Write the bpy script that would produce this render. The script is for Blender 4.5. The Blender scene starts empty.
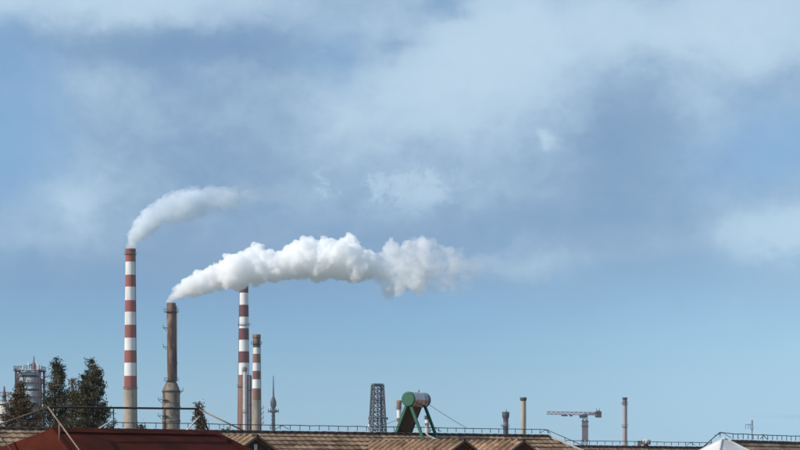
import bpy, bmesh, math, random
import numpy as np
from mathutils import Vector, Matrix
R = math.radians
random.seed(7); rng = np.random.default_rng(7)
scene = bpy.context.scene
COL = scene.collection

# ------------------------------------------------------------------ camera, sky, sun, exposure
CAM_Z, FPX, HOR = 14.0, 2000.0, 470.0          # eye height, focal length in photo pixels, horizon row
cd = bpy.data.cameras.new('camera'); cam = bpy.data.objects.new('camera', cd); COL.objects.link(cam)
cam.location = (0, 0, CAM_Z); cam.rotation_euler = (R(90), 0, 0)
cd.sensor_width = 36; cd.lens = 36*FPX/800; cd.shift_y = (HOR-225)/800
cd.clip_start = 0.5; cd.clip_end = 40000
scene.camera = cam

SUN_AZ, SUN_EL = 67, 28                         # degrees left of straight behind the camera; elevation
sdir = Vector((-math.sin(R(SUN_AZ))*math.cos(R(SUN_EL)), -math.cos(R(SUN_AZ))*math.cos(R(SUN_EL)), math.sin(R(SUN_EL))))
sl = bpy.data.lights.new('sun', 'SUN'); sl.energy = 4.2; sl.angle = R(0.55); sl.color = (1.0, 0.93, 0.83)
so = bpy.data.objects.new('sun', sl); COL.objects.link(so)
so.rotation_euler = sdir.to_track_quat('Z', 'Y').to_euler(); so.location = (0, 0, 300)

vs = scene.view_settings
vs.view_transform = 'Standard'; vs.look = 'None'; vs.exposure = 0.0; vs.gamma = 1.0; vs.use_curve_mapping = False
cy = scene.cycles
cy.use_denoising = True; cy.max_bounces = 64; cy.volume_bounces = 64; cy.transparent_max_bounces = 32
cy.diffuse_bounces = 3; cy.glossy_bounces = 3

class NT:
    """small node-tree writer"""
    def __init__(s, tree): s.t = tree; s.n = tree.nodes; s.l = tree.links
    def new(s, k, **kw):
        n = s.n.new(k)
        for a, b in kw.items(): setattr(n, a, b)
        return n
    def put(s, sock, v):
        if hasattr(v, 'is_output') or isinstance(v, bpy.types.NodeSocket): s.l.new(v, sock)
        else: sock.default_value = v
    def m(s, op, a, b=None, c=None, clamp=False):
        n = s.new('ShaderNodeMath', operation=op); n.use_clamp = clamp
        s.put(n.inputs[0], a)
        if b is not None: s.put(n.inputs[1], b)
        if c is not None: s.put(n.inputs[2], c)
        return n.outputs[0]
    def vm(s, op, a, b=None):
        n = s.new('ShaderNodeVectorMath', operation=op); s.put(n.inputs[0], a)
        if b is not None: s.put(n.inputs[1], b)
        return n.outputs[0]
    def mix(s, f, a, b, mode='MIX'):
        n = s.new('ShaderNodeMix', data_type='RGBA', blend_type=mode)
        s.put(n.inputs[0], f); s.put(n.inputs[6], a); s.put(n.inputs[7], b)
        return n.outputs[2]
    def noise(s, vec, scale, detail=4, rough=0.5, dist=0.0, color=False):
        n = s.new('ShaderNodeTexNoise'); s.put(n.inputs['Vector'], vec)
        n.inputs['Scale'].default_value = scale; n.inputs['Detail'].default_value = detail
        n.inputs['Roughness'].default_value = rough; n.inputs['Distortion'].default_value = dist
        return n.outputs['Color' if color else 'Fac']
    def comb(s, x, y, z):
        n = s.new('ShaderNodeCombineXYZ')
        for i, v in enumerate((x, y, z)): s.put(n.inputs[i], v)
        return n.outputs[0]
    def sep(s, v):
        n = s.new('ShaderNodeSeparateXYZ'); s.put(n.inputs[0], v); return n.outputs
    def smooth(s, v, a, b, lo=0.0, hi=1.0):
        n = s.new('ShaderNodeMapRange', interpolation_type='SMOOTHSTEP'); s.put(n.inputs[0], v)
        for i, q in enumerate((a, b, lo, hi)): n.inputs[1+i].default_value = q
        return n.outputs[0]

def make_sky():
    w = bpy.data.worlds.new('World'); scene.world = w; w.use_nodes = True
    w.cycles.sampling_method = 'MANUAL'; w.cycles.sample_map_resolution = 256
    t = NT(w.node_tree); t.n.clear()
    out = t.new('ShaderNodeOutputWorld'); bg = t.new('ShaderNodeBackground'); bg.inputs[1].default_value = 0.1
    t.l.new(bg.outputs[0], out.inputs[0])
    sky = t.new('ShaderNodeTexSky', sky_type='NISHITA'); sky.sun_disc = False
    sky.sun_elevation = R(SUN_EL); sky.sun_rotation = math.atan2(sdir.x, sdir.y)
    sky.altitude = 1500; sky.air_density = 1.15; sky.dust_density = 0.25; sky.ozone_density = 2.5
    tc = t.new('ShaderNodeTexCoord'); d = t.vm('NORMALIZE', tc.outputs['Generated'])
    x, y, z = t.sep(d)
    az = t.m('ARCTAN2', x, y)
    rho = t.m('SQRT', t.m('ADD', t.m('MULTIPLY', x, x), t.m('MULTIPLY', y, y)))
    el = t.m('DIVIDE', z, t.m('MAXIMUM', rho, 0.02))
    # azimuth / elevation in twentieths of a radian; 3D direction for the noises (no seam)
    U = t.m('MULTIPLY', az, 20.0); V = t.m('MULTIPLY', el, 20.0)
    d20 = t.vm('MULTIPLY', d, (20.0, 20.0, 26.0))
    wn = t.noise(d20, 0.9, 5, 0.55, 0.0, color=True)
    wn2 = t.noise(d20, 3.2, 5, 0.6, 0.0, color=True)
    wx, wy, wz = t.sep(wn); vx, vy, vz = t.sep(wn2)
    def jit(c, a, b, ka, kb):
        c = t.m('ADD', c, t.m('MULTIPLY', t.m('SUBTRACT', a, 0.5), ka))
        return t.m('ADD', c, t.m('MULTIPLY', t.m('SUBTRACT', b, 0.5), kb))
    Uw = jit(U, wx, vx, 0.75, 0.34); Vw = jit(V, wy, vy, 0.45, 0.26)
    def blob(px, py, rx, ry, amp, raw=False):
        a = t.m('DIVIDE', t.m('SUBTRACT', U if raw else Uw, (px-400)/100), rx/100)
        b = t.m('DIVIDE', t.m('SUBTRACT', V if raw else Vw, (HOR-py)/100), ry/100)
        q = t.m('ADD', t.m('MULTIPLY', a, a), t.m('MULTIPLY', b, b))
        return t.m('MULTIPLY', t.m('POWER', 2.718, t.m('MULTIPLY', q, -1.0)), amp)
    def total(lst):
        s = None
        for b in lst:
            v = blob(*b); s = v if s is None else t.m('ADD', s, v)
        return s
    # brightness of the cloud sheet: pale heaps and grey undersides
    light = total([(60, 2, 210, 26, 0.55), (455, 75, 105, 62, 0.55), (540, 25, 75, 45, 0.35), (730, 30, 140, 38, 0.62), (350, 130, 60, 40, 0.22),
                   (88, 200, 30, 44, 0.30), (25, 250, 60, 16, 0.16), (780, 238, 80, 26, 0.55), (520, 262, 75, 24, 0.30),
                   (546, 141, 9, 7, 0.36), (110, 85, 50, 25, 0.10), (690, 110, 40, 30, 0.15),
                   (170, 52, 150, 17, -0.36), (215, 195, 110, 70, -0.12), (625, 165, 52, 80, -0.36), (560, 218, 160, 16, -0.16), (440, 245, 110, 20, -0.20),
                   (400, 42, 22, 12, -0.26), (450, 8, 30, 14, -0.30), (300, 40, 60, 30, -0.10), (180, 285, 170, 22, -0.16), (650, 285, 80, 22, -0.26)])
    n1 = t.noise(d20, 1.3, 7, 0.55, 0.4); n2 = t.noise(d20, 4.5, 6, 0.6, 0.3)
    # heaped cloud with a crisp upper edge
    heap = t.m('ADD', total([(336, 188, 12, 18, 0.6), (378, 186, 14, 12, 0.7), (415, 202, 30, 26, 0.95)]), t.m('MULTIPLY', t.m('SUBTRACT', t.noise(d20, 7.0, 6, 0.62, 0.6), 0.5), 2.2))
    light = t.m('ADD', light, t.m('MULTIPLY', t.smooth(heap, 0.26, 0.80, 0.0, 0.20), t.smooth(V, 2.40, 2.75)))
    light = t.m('SUBTRACT', light, t.smooth(V, 2.75, 1.75, 0.0, 0.20))
    light = t.m('ADD', t.m('ADD', light, t.m('MULTIPLY', t.m('SUBTRACT', n1, 0.5), 0.48)), t.m('MULTIPLY', t.m('SUBTRACT', n2, 0.5), 0.16))
    bl = t.noise(t.vm('ADD', d20, t.vm('MULTIPLY', t.vm('SUBTRACT', wn2, (0.5, 0.5, 0.5)), (0.5, 0.5, 0.5))), 2.3, 5, 0.5, 0.2)
    bl = t.m('ABSOLUTE', t.m('MULTIPLY', t.m('SUBTRACT', bl, 0.5), 2.0))                 # creased, heaped detail
    light = t.m('ADD', light, t.m('MULTIPLY', t.m('SUBTRACT', 0.22, bl), 0.18))
    light = t.m('ADD', light, 0.38, clamp=True)
    light = t.m('ADD', t.m('MULTIPLY', light, 0.45), t.m('MULTIPLY', t.smooth(light, 0.18, 0.82), 0.55))
    # how much cloud: a sheet that ends above a clear band over the horizon, with thin blue gaps
    gap = total([(15, 150, 60, 75, 0.85), (775, 150, 75, 48, 0.75), (335, 50, 40, 40, 0.30), (5, 60, 40, 40, 0.45), (455, 6, 36, 14, 0.25)])
    nc = t.noise(d20, 0.8, 6, 0.55, 0.3)
    edge = t.smooth(Vw, 1.15, 2.2)
    cov = t.m('SUBTRACT', t.m('ADD', t.m('MULTIPLY', t.m('SUBTRACT', nc, 0.5), 0.7), 1.0), t.m('MULTIPLY', gap, 0.3), clamp=True)
    cov = t.m('MULTIPLY', cov, edge, clamp=True)
    streak = blob(795, 417.5, 36, 1.6, 0.30, True)
    cloud = t.mix(light, (2.08, 3.46, 5.35, 1), (5.2, 6.85, 8.3, 1))
    cloud = t.mix(t.m('MULTIPLY', gap, 1.0, clamp=True), cloud, (2.75, 4.85, 7.2, 1))
    tint = t.mix(1.0, sky.outputs[0], SKY_TINT, 'MULTIPLY')
    c = t.mix(t.m('MULTIPLY', cov, 0.95), tint, cloud)
    c = t.mix(t.smooth(V, 2.3, 0.3, 0.0, 0.72), c, (2.85, 5.1, 6.85, 1))
    veil = blob(900, 400, 330, 140, 0.8)
    c = t.mix(veil, c, (4.0, 6.6, 8.5, 1))
    c = t.mix(streak, c, (2.2, 3.6, 5.2, 1))
    t.l.new(c, bg.inputs[0])
SKY_TINT = (0.46, 0.69, 1.02, 1)
make_sky()

# ------------------------------------------------------------------ helpers
def at(px, py, Y):                                # a point at distance Y in front of the eye
    return Vector(((px-400)/FPX*Y, Y, CAM_Z + (HOR-py)/FPX*Y))

MATS = {}
def mat(name, col, rough=0.7, var=0.25, scale=3.0, metal=0.0, stretch=(1, 1, 1), col2=None, bump=0.0, spec=0.4, thr=None, cells=0):
    """base colour mottled by object-space noise towards col2 (wear / rust / dirt)"""
    if name in MATS: return MATS[name]
    m = bpy.data.materials.new(name); m.use_nodes = True; t = NT(m.node_tree)
    b = t.n['Principled BSDF']; b.inputs['Roughness'].default_value = rough; b.inputs['Metallic'].default_value = metal
    b.inputs['Specular IOR Level'].default_value = spec
    tc = t.new('ShaderNodeTexCoord'); v = t.vm('MULTIPLY', tc.outputs['Object'], stretch)
    oi = t.new('ShaderNodeObjectInfo')
    v = t.vm('ADD', v, t.comb(t.m('MULTIPLY', oi.outputs['Random'], 37.0), 0.0, 0.0))
    n = t.noise(v, scale, 6, 0.62)
    f = t.smooth(n, *(thr or (0.32, 0.72)))
    c1 = (*col, 1); c2 = (*(col2 or [q*(1-var) for q in col]), 1)
    c = t.mix(f, c1, c2)
    n2 = t.noise(v, scale*5.3, 4, 0.6)
    c = t.mix(t.smooth(n2, 0.3, 0.75, 0.0, 0.5*var+0.08), c, (*[q*0.45 for q in col], 1))
    t.l.new(c, b.inputs['Base Color'])
    if cells:
        vo = t.new('ShaderNodeTexVoronoi'); t.l.new(v, vo.inputs['Vector']); vo.inputs['Scale'].default_value = cells
        hv = t.new('ShaderNodeHueSaturation'); t.l.new(c, hv.inputs['Color']); cx, cyy, cz = t.sep(vo.outputs['Color'])
        t.l.new(t.m('ADD', t.m('MULTIPLY', cx, 0.75), 0.62), hv.inputs['Value']); c = hv.outputs[0]; t.l.new(c, b.inputs['Base Color'])
    if bump:
        bn = t.new('ShaderNodeBump'); bn.inputs['Strength'].default_value = bump; bn.inputs['Distance'].default_value = 0.02
        t.l.new(n2, bn.inputs['Height']); t.l.new(bn.outputs[0], b.inputs['Normal'])
    MATS[name] = m; return m

class MB:
    def __init__(s): s.v = []; s.f = []; s.sm = []
    def add(s, vs_, fs, smooth=False):
        o = len(s.v); s.v += [tuple(p) for p in vs_]; s.f += [[i+o for i in f] for f in fs]; s.sm += [smooth]*len(fs)
        return s
    def box(s, c, size, rz=0.0, M=None):
        h = [q/2 for q in size]; M = M or Matrix.Rotation(rz, 3, 'Z'); c = Vector(c)
        vv = [c + M @ Vector((a*h[0], b*h[1], d*h[2])) for a in (-1, 1) for b in (-1, 1) for d in (-1, 1)]
        return s.add(vv, [(0, 1, 3, 2), (4, 6, 7, 5), (0, 4, 5, 1), (2, 3, 7, 6), (0, 2, 6, 4), (1, 5, 7, 3)])
    def bar(s, a, b, w, h=None):
        a = Vector(a); b = Vector(b); d = b-a; h = h or w
        q = d.to_track_quat('Z', 'Y').to_matrix()
        return s.box((a+b)/2, (w, h, d.length), M=q)
    def tube(s, pts, rad, n=10, caps=True):
        pts = [Vector(p) for p in pts]; rad = rad if isinstance(rad, (list, tuple)) else [rad]*len(pts)
        vv = []; fs = []
        for i, p in enumerate(pts):
            d = (pts[min(i+1, len(pts)-1)] - pts[max(i-1, 0)])
            M = d.to_track_quat('Z', 'Y').to_matrix()
            for k in range(n):
                a = 2*math.pi*k/n; vv.append(p + M @ Vector((math.cos(a)*rad[i], math.sin(a)*rad[i], 0)))
        for i in range(len(pts)-1):
            for k in range(n):
                fs.append((i*n+k, i*n+(k+1) % n, (i+1)*n+(k+1) % n, (i+1)*n+k))
        s.add(vv, fs, True)
        if caps:
            o = len(s.v)-len(vv)
            s.f += [[o+k for k in reversed(range(n))], [o+(len(pts)-1)*n+k for k in range(n)]]; s.sm += [False, False]
        return s
    def lathe(s, prof, n=32, c=(0, 0, 0), caps=(False, False)):
        vv = []; fs = []; c = Vector(c)
        for r, z in prof:
            for k in range(n):
                a = 2*math.pi*k/n; vv.append(c + Vector((r*math.cos(a), r*math.sin(a), z)))
        for i in range(len(prof)-1):
            for k in range(n): fs.append((i*n+k, i*n+(k+1) % n, (i+1)*n+(k+1) % n, (i+1)*n+k))
        o = len(s.v); s.add(vv, fs, True)
        if caps[0]: s.f.append([o+k for k in reversed(range(n))]); s.sm.append(False)
        if caps[1]: s.f.append([o+(len(prof)-1)*n+k for k in range(n)]); s.sm.append(False)
        return s
    def mesh(s, name):
        me = bpy.data.meshes.new(name); me.from_pydata(s.v, [], s.f); me.validate()
        if len(me.polygons) == len(s.sm): me.polygons.foreach_set('use_smooth', s.sm)
        me.update(); return me
    def build(s, name, m, parent=None, loc=(0, 0, 0)):
        return obj(name, s.mesh(name), m, parent, loc)

def obj(name, me, m, parent=None, loc=(0, 0, 0)):
    if m and not me.materials: me.materials.append(m)
    o = bpy.data.objects.new(name, me); COL.objects.link(o); o.location = loc; o.parent = parent
    return o
def thing(name, label, cat, loc=(0, 0, 0), rz=0.0, group=None):
    o = bpy.data.objects.new(name, None); COL.objects.link(o); o.location = loc; o.rotation_euler = (0, 0, rz)
    return tag(o, label, cat, group)
def tag(o, label, cat, group=None):
    o['kind'] = 'thing'
    o['label'] = label; o['category'] = cat
    if group: o['group'] = group
    return o
def struct(o): o['kind'] = 'structure'; return o

# ------------------------------------------------------------------ materials
M_red = mat('faded_red_paint', (0.34, 0.085, 0.065), 0.8, 0.4, 0.55, stretch=(1, 1, .12), col2=(0.22, 0.075, 0.06), thr=(0.4, 0.75))
M_maroon = mat('maroon_paint', (0.17, 0.042, 0.042), 0.8, 0.4, 0.5, stretch=(1, 1, .12), col2=(0.11, 0.045, 0.045))
M_white = mat('white_paint', (0.78, 0.76, 0.73), 0.75, 0.25, 0.55, stretch=(1, 1, .10), col2=(0.50, 0.45, 0.40), thr=(0.45, 0.8))
M_conc = mat('chimney_concrete', (0.42, 0.34, 0.265), 0.9, 0.35, 0.4, stretch=(1, 1, .25), col2=(0.25, 0.185, 0.14))
M_brick = mat('brown_chimney_shaft', (0.29, 0.14, 0.095), 0.9, 0.35, 0.4, stretch=(1, 1, .2), col2=(0.18, 0.085, 0.065))
M_rust = mat('rusty_steel', (0.29, 0.185, 0.115), 0.85, 0.5, 0.5, stretch=(1, 1, .22), col2=(0.085, 0.045, 0.03), thr=(.40, .60))
M_rustlo = mat('rusty_grey_steel', (0.30, 0.225, 0.175), 0.85, 0.5, 0.45, stretch=(1, 1, .4), col2=(0.12, 0.08, 0.06), thr=(.42, .62))
M_dark = mat('dark_steel', (0.06, 0.05, 0.055), 0.6, 0.3, 1.5)
M_steel = mat('blue_grey_steel', (0.055, 0.055, 0.08), 0.6, 0.3, 1.0)
M_mauve = mat('mauve_grey_steel', (0.20, 0.165, 0.175), 0.7, 0.3, 0.6, stretch=(1, 1, .5))
M_pale = mat('pale_blue_grey_vessel_paint', (0.60, 0.68, 0.70), 0.6, 0.2, 0.5, col2=(0.45, 0.53, 0.55))
M_cream = mat('cream_cladding', (0.62, 0.56, 0.50), 0.7, 0.2, 0.6, stretch=(1, 1, .4))
M_tile = mat('tan_roof_tile', (0.385, 0.245, 0.15), 0.9, 0.35, 1.4, col2=(0.23, 0.14, 0.088), bump=0.4, spec=0.15, cells=2.6)
M_ridge = mat('dark_brown_ridge_tile', (0.055, 0.032, 0.026), 0.8, 0.3, 3.0)
M_wall = mat('tan_render_wall', (0.45, 0.38, 0.30), 0.9, 0.2, 0.8)
M_gable = mat('dark_gable_boarding', (0.10, 0.055, 0.045), 0.9, 0.3, 2.0)
M_verge = mat('tan_verge_mortar', (0.22, 0.15, 0.10), 0.9, 0.3, 3.0)
M_redroof = mat('red_metal_roof', (0.105, 0.021, 0.0115), 0.85, 0.5, 0.7, stretch=(1, 1, .6), col2=(0.048, 0.0135, 0.009), bump=0.2, spec=0.05)
M_pipe_tan = mat('tan_pipe', (0.30, 0.205, 0.13), 0.7, 0.3, 4.0, col2=(0.15, 0.095, 0.06))
M_pipe_dark = mat('dark_pipe', (0.035, 0.028, 0.028), 0.5, 0.3, 4.0)  # ridge pipe and its posts, much darker than the hip pipes
M_rail = mat('dark_rail', (0.05, 0.05, 0.06), 0.5, 0.3, 4.0)
M_green = mat('green_enamel', (0.022, 0.125, 0.075), 0.45, 0.25, 5.0)
M_tank = mat('brown_tank_shell', (0.56, 0.48, 0.46), 0.24, 0.08, 1.5, metal=0.85)
M_glass = mat('dark_collector_tubes', (0.03, 0.024, 0.022), 0.35, 0.2, 6.0)
M_foil = mat('white_pipe_lagging', (0.72, 0.68, 0.62), 0.5, 0.3, 6.0)
M_wmetal = mat('white_metal_sheet', (0.70, 0.69, 0.68), 0.6, 0.2, 1.5, stretch=(1, 1, .4), col2=(.52, .50, .48))
M_bark = mat('bark', (0.075, 0.05, 0.035), 0.95, 0.3, 4.0)
M_ground = mat('ground_paving_and_grass', (0.20, 0.20, 0.19), 0.95, 0.4, 0.02, col2=(0.10, 0.12, 0.07))

def leaf_mat(name, a, b):
    m = bpy.data.materials.new(name); m.use_nodes = True; t = NT(m.node_tree); bs = t.n['Principled BSDF']
    tc = t.new('ShaderNodeTexCoord'); n = t.noise(tc.outputs['Object'], 1.6, 5, 0.7)
    c = t.mix(t.smooth(n, 0.35, 0.68), (*a, 1), (*b, 1)); t.l.new(c, bs.inputs['Base Color'])
    bs.inputs['Roughness'].default_value = 0.75; bs.inputs['Specular IOR Level'].default_value = 0.25
    return m
L_green = leaf_mat('dark_olive_needles', (0.046, 0.046, 0.024), (0.14, 0.115, 0.065))
L_brown = leaf_mat('brownish_needles', (0.13, 0.085, 0.045), (0.075, 0.058, 0.032))

# ------------------------------------------------------------------ ground
g = MB().add([(-3000, -1000, 0), (3000, -1000, 0), (3000, 5000, 0), (-3000, 5000, 0)], [(0, 1, 2, 3)]).build('ground', M_ground)
struct(g)

# ------------------------------------------------------------------ tiled roofs
TP = math.atan(0.61)                             # roof pitch
def tile_sheet(O, u, dn, nrm, spans, tw=0.30, ex=0.30, rib=0.30, lip=0.038):
    """interlocking rib tiles; O at the ridge, u along it, dn down the slope; spans(v) -> (u0, u1)"""
    mb = MB(); prof = [(0.0, 0.0), (0.16, 0.0), (0.20, 0.032), (0.25, 0.042), (0.292, 0.030), (0.2995, 0.004)]
    k = 0
    while True:
        s = spans((k+0.5)*ex)
        if s is None: break
        u0, u1 = s; j0 = math.ceil(u0/tw); j1 = math.floor(u1/tw)
        for j in range(j0, j1):
            rise = random.uniform(-.004, .006); sk = random.uniform(-.004, .004)
            vv = []
            for (v, h) in ((k*ex, 0.0), ((k+1)*ex+0.03+sk, lip+rise), ((k+1)*ex+0.03+sk, 0.010+rise)):
                for (a, q) in prof:
                    vv.append(O + u*(j*tw+a*tw/0.30) + dn*v + nrm*(h+q*rib*(1 if h != 0.010+rise else 0.8)))
            n = len(prof); fs = []
            for r_ in range(2):
                for c_ in range(n-1): fs.append((r_*n+c_, (r_+1)*n+c_, (r_+1)*n+c_+1, r_*n+c_+1))
            mb.add(vv, fs)
        k += 1
    return mb
def flip_fix(o):
    bm = bmesh.new(); bm.from_mesh(o.data); bmesh.ops.recalc_face_normals(bm, faces=bm.faces); bm.to_mesh(o.data); bm.free()

CAP = None
def ridge_caps(parent, a, b, name='ridge_tile', m=None, r=0.11, L=0.36):
    """half-round cap tiles laid end over end from a to b, each an object"""
    d = b-a; n = max(1, int(d.length/L)); step = d.length/n; q = d.to_track_quat('Y', 'Z')
    mb = MB(); S = 7
    for (yy, rr) in ((0.0, r), (step*1.06, r*0.86)):
        for k in range(S):
            t_ = math.pi*k/(S-1); mb.v.append((rr*1.25*math.cos(t_), yy, rr*math.sin(t_)))
    for k in range(S-1): mb.f.append([k, k+1, S+k+1, S+k]); mb.sm.append(True)
    mb.f.append(list(reversed(range(S)))); mb.sm.append(False); mb.f.append([S+k for k in range(S)]); mb.sm.append(False)
    me = mb.mesh(name); me.materials.append(m or M_ridge)
    for i in range(n):
        o = bpy.data.objects.new(name, me); COL.objects.link(o); o.parent = parent
        o.location = a + d*(i/n) + Vector((0, 0, random.uniform(-.006, .006))); o.rotation_mode = 'QUATERNION'; o.rotation_quaternion = q

def rail(label, pts, h, spacing, group, pr=0.013, rr=0.016, mtl=None, braces=()):
    """low rod railing along a ridge: one rail per run, each post its own part"""
    base = Vector(pts[0]); t = thing('ridge_railing', label, 'railing', base, 0, group); up = Vector((0, 0, 1))
    pm = MB().tube([(0, 0, 0), (0, 0, 1)], pr, 6).mesh('post'); pm.materials.append(mtl or M_rail)
    for a, b in zip(pts[:-1], pts[1:]):
        a = Vector(a)-base; b = Vector(b)-base; n = max(1, round((b-a).length/spacing))
        q = [a+(b-a)*(i/n)+up*(h+random.uniform(-.008, .008)) for i in range(n+1)]
        MB().tube(q, rr, 6).build('rail', mtl or M_rail, t)
        for i in range(n+1):
            if i == n and b != Vector(pts[-1])-base: continue
            o = bpy.data.objects.new('post', pm); COL.objects.link(o); o.parent = t; o.location = a+(b-a)*(i/n); o.scale = (1, 1, h)
        for f in braces:
            if f > 1: continue
            c = a+(b-a)*f; e = (b-a).normalized()
            for sg in (-1, 1):
                MB().bar(c+up*(h-0.01), c+e*sg*0.30+up*0.02, 0.018).build('brace', mtl or M_rail, t)
    return t

def roof_house(label, P0, P1, half, wall_h_z, hip0, hip1, dormers=(), flash1=False):
    """house with tiled roof; P0, P1 ridge ends; half = plan width of a slope; hipN: plan run of the hipped end (0 = gable)"""
    r = (P1-P0); Lr = r.length; r.normalize(); up = Vector((0, 0, 1))
    rh = Vector((r.x, r.y, 0)).normalized(); n = Vector((rh.y, -rh.x, 0))
    base = Vector(((P0.x+P1.x)/2, (P0.y+P1.y)/2, 0)); T = thing('tiled_house', label, 'house', base)
    A = P0-base; B = P1-base; tp = math.tan(TP); Ls = half/math.cos(TP)
    for sg in (1, -1):
        nn = n*sg; dn = (nn*math.cos(TP) - up*math.sin(TP)); nm = (nn*math.sin(TP) + up*math.cos(TP))
        def spans(v):
            if v > Ls: return None
            c = v*math.cos(TP)/half
            return (-hip0*c, Lr+hip1*c)
        u = (B-A).normalized()
        o = tile_sheet(A+nm*0.012, u, dn, nm, spans).build('roof_tiles', M_tile, T); o['kind'] = 'stuff'; flip_fix(o)
        # boarding below the tiles
        e0 = A + nn*half - up*half*tp - u*hip0; e1 = B + nn*half - up*half*tp + u*hip1
        dd = nm*-0.03; MB().add([A+dd, B+dd, e1+dd, e0+dd], [(0, 1, 2, 3)]).build('roof_deck', M_tile, T)
    for (E, hip, sg) in ((A, hip0, -1), (B, hip1, 1)):
        u = (B-A).normalized()*sg
        c1 = E+n*half-up*half*tp+u*hip; c2 = E-n*half-up*half*tp+u*hip
        if hip > 0:
            dn = (u*hip-up*half*tp).normalized(); hv = n*1.0; nm = hv.cross(dn)
            if nm.z < 0: nm = -nm
            Le = math.hypot(hip, half*tp)
            o = tile_sheet(E+nm*0.012, n, dn, nm, lambda v: None if v > Le else (-half*v/Le, half*v/Le)).build('roof_tiles', M_tile, T); o['kind'] = 'stuff'; flip_fix(o)
            dd = nm*-0.03; MB().add([E+dd, c1+dd, c2+dd], [(0, 1, 2)]).build('roof_deck', M_tile, T)
            for c in (c1, c2):
                if flash1 and sg == 1 and c is c1:
                    MB().bar(E+up*0.03, c+up*0.03, 0.16, 0.07).build('hip_flashing', M_wmetal, T)
                else: ridge_caps(T, E-up*0.03, c-up*0.03)
        else:
            MB().add([E, c1, c2], [(0, 1, 2)]).build('gable', M_wall, T)
    ridge_caps(T, A-up*0.035, B-up*0.035)
    # walls down to the ground, tucked under the eaves
    h2 = half-0.5; u = rh; zt = P0.z-half*tp-0.05
    q = []
    for z in (-0.0, zt):
        for (E, hip, sg) in ((A, hip0, -1), (B, hip1, 1)):
            for s2 in (1, -1):
                p = E+n*h2*s2+u*sg*(max(hip-0.5, 0)-(0.1 if hip == 0 else 0)); q.append((p.x, p.y, z))
    MB().add(q, [(0, 2, 6, 4), (3, 1, 5, 7), (1, 0, 4, 5), (2, 3, 7, 6)]).build('wall', M_wall, T)
    return T, A, B, n, rh, base

# main tan house: ridge line from the photo, seen receding to the right
ZR = 15.38
def ridge_pt(px, py): h = HOR-py; Y = (ZR-CAM_Z)*FPX/h; return Vector(((px-400)/FPX*Y, Y, ZR))
Pa, Pb = ridge_pt(0, 428.6), ridge_pt(548, 436.2)
rdir = (Pb-Pa).normalized(); Pl = Pa - rdir*5.0
T1, A1, B1, N1, R1, base1 = roof_house('long tan tiled house with dormers behind the red metal roof', Pl, Pb, 6.5, 0, 0, 6.5, flash1=True)

def dormer(px_apex, T, zrel, L, half=1.6, post=False):
    """gabled dormer whose ridge runs straight out of the main slope; gable apex lands at px_apex"""
    up = Vector((0, 0, 1)); lo, hi = 0.0, 60.0
    zd = CAM_Z+zrel
    def P(u): return Pl + rdir*u + N1*L
    for _ in range(60):
        mid = (lo+hi)/2; p = P(mid)
        if 400+FPX*p.x/p.y < px_apex: lo = mid
        else: hi = mid
    p = P(lo); F = Vector((p.x, p.y, zd))-base1; tp = math.tan(TP)
    back = (ZR-zd)/tp; K = F - N1*(L-back)                    # where the dormer ridge meets the main slope
    D = bpy.data.objects.new('dormer', None); COL.objects.link(D); D.parent = T; D.location = F; D['label'] = 'tiled gabled dormer with dark gable end'
    O = Vector((0, 0, 0)); Kb = K-F; ln = -(Kb.dot(N1))
    for sg in (-1, 1):
        side = R1*sg; dn = side*math.cos(TP)-up*math.sin(TP); nm = side*math.sin(TP)+up*math.cos(TP)
        Ls = half/math.cos(TP)
        # u measured back from the gable along -N1; the valley runs forward as we go down
        o = tile_sheet(nm*0.02+N1*0.05, -N1, dn, nm, lambda v: None if v > Ls else (0.0, max(0.31, ln-v*math.sin(TP)/tp+0.0)), tw=0.36, rib=2.2, lip=0.02).build('roof_tiles', M_tile, D)
        o['kind'] = 'stuff'; flip_fix(o)
        e = dn*Ls; MB().add([nm*-.02, nm*-.02+e, nm*-.02+e-N1*max(0.05, ln-half), nm*-.02-N1*ln], [(0, 1, 2, 3)]).build('roof_deck', M_tile, D)
        MB().bar(N1*0.09+up*0.015, N1*0.09+dn*Ls+up*0.015, 0.06, 0.07).build('verge', M_verge, D)
    z0 = -half*tp
    MB().add([N1*-.12+up*-.06, N1*-.12-R1*(half-.1)+up*z0, N1*-.12+R1*(half-.1)+up*z0,
              N1*-.12-R1*(half-.1)+up*(z0-1.2), N1*-.12+R1*(half-.1)+up*(z0-1.2)], [(0, 1, 2), (1, 3, 4, 2)]).build('gable', M_gable, D)
    if post: MB().box(N1*-.02+up*-0.75, (0.10, 0.10, 1.0)).build('king_post', M_wmetal, D)
    d = (N1*0.1)-(N1*-ln); nC = int(d.length/0.36)
    mb = MB(); mb.tube([N1*0.12+up*0.03, N1*-ln+up*0.03], 0.055, 8).build('ridge_cap', M_ridge, D)
    return D
for px, z, L, post in ((256, 1.10, 5.6, True), (463, 1.035, 6.1, False), (522, 1.045, 6.1, False)):
    dormer(px, T1, z, L, post=post)

up = Vector((0, 0, 1))
G_RAIL = 'low rod railings along the tiled ridges'
rail('low dark rod railing along the long tan ridge', [Pl+up*0.10, Pb+up*0.10], 0.17, 0.44, None, braces=(0.305, 0.555, 0.80, 0.995))
hipc = Pb + (rdir*6.5+N1*6.5-up*6.5*math.tan(TP))*0.30
rail('sloping dark railing down the white edged hip', [Pb+up*0.10, hipc+up*0.10], 0.14, 0.75, None)

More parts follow.
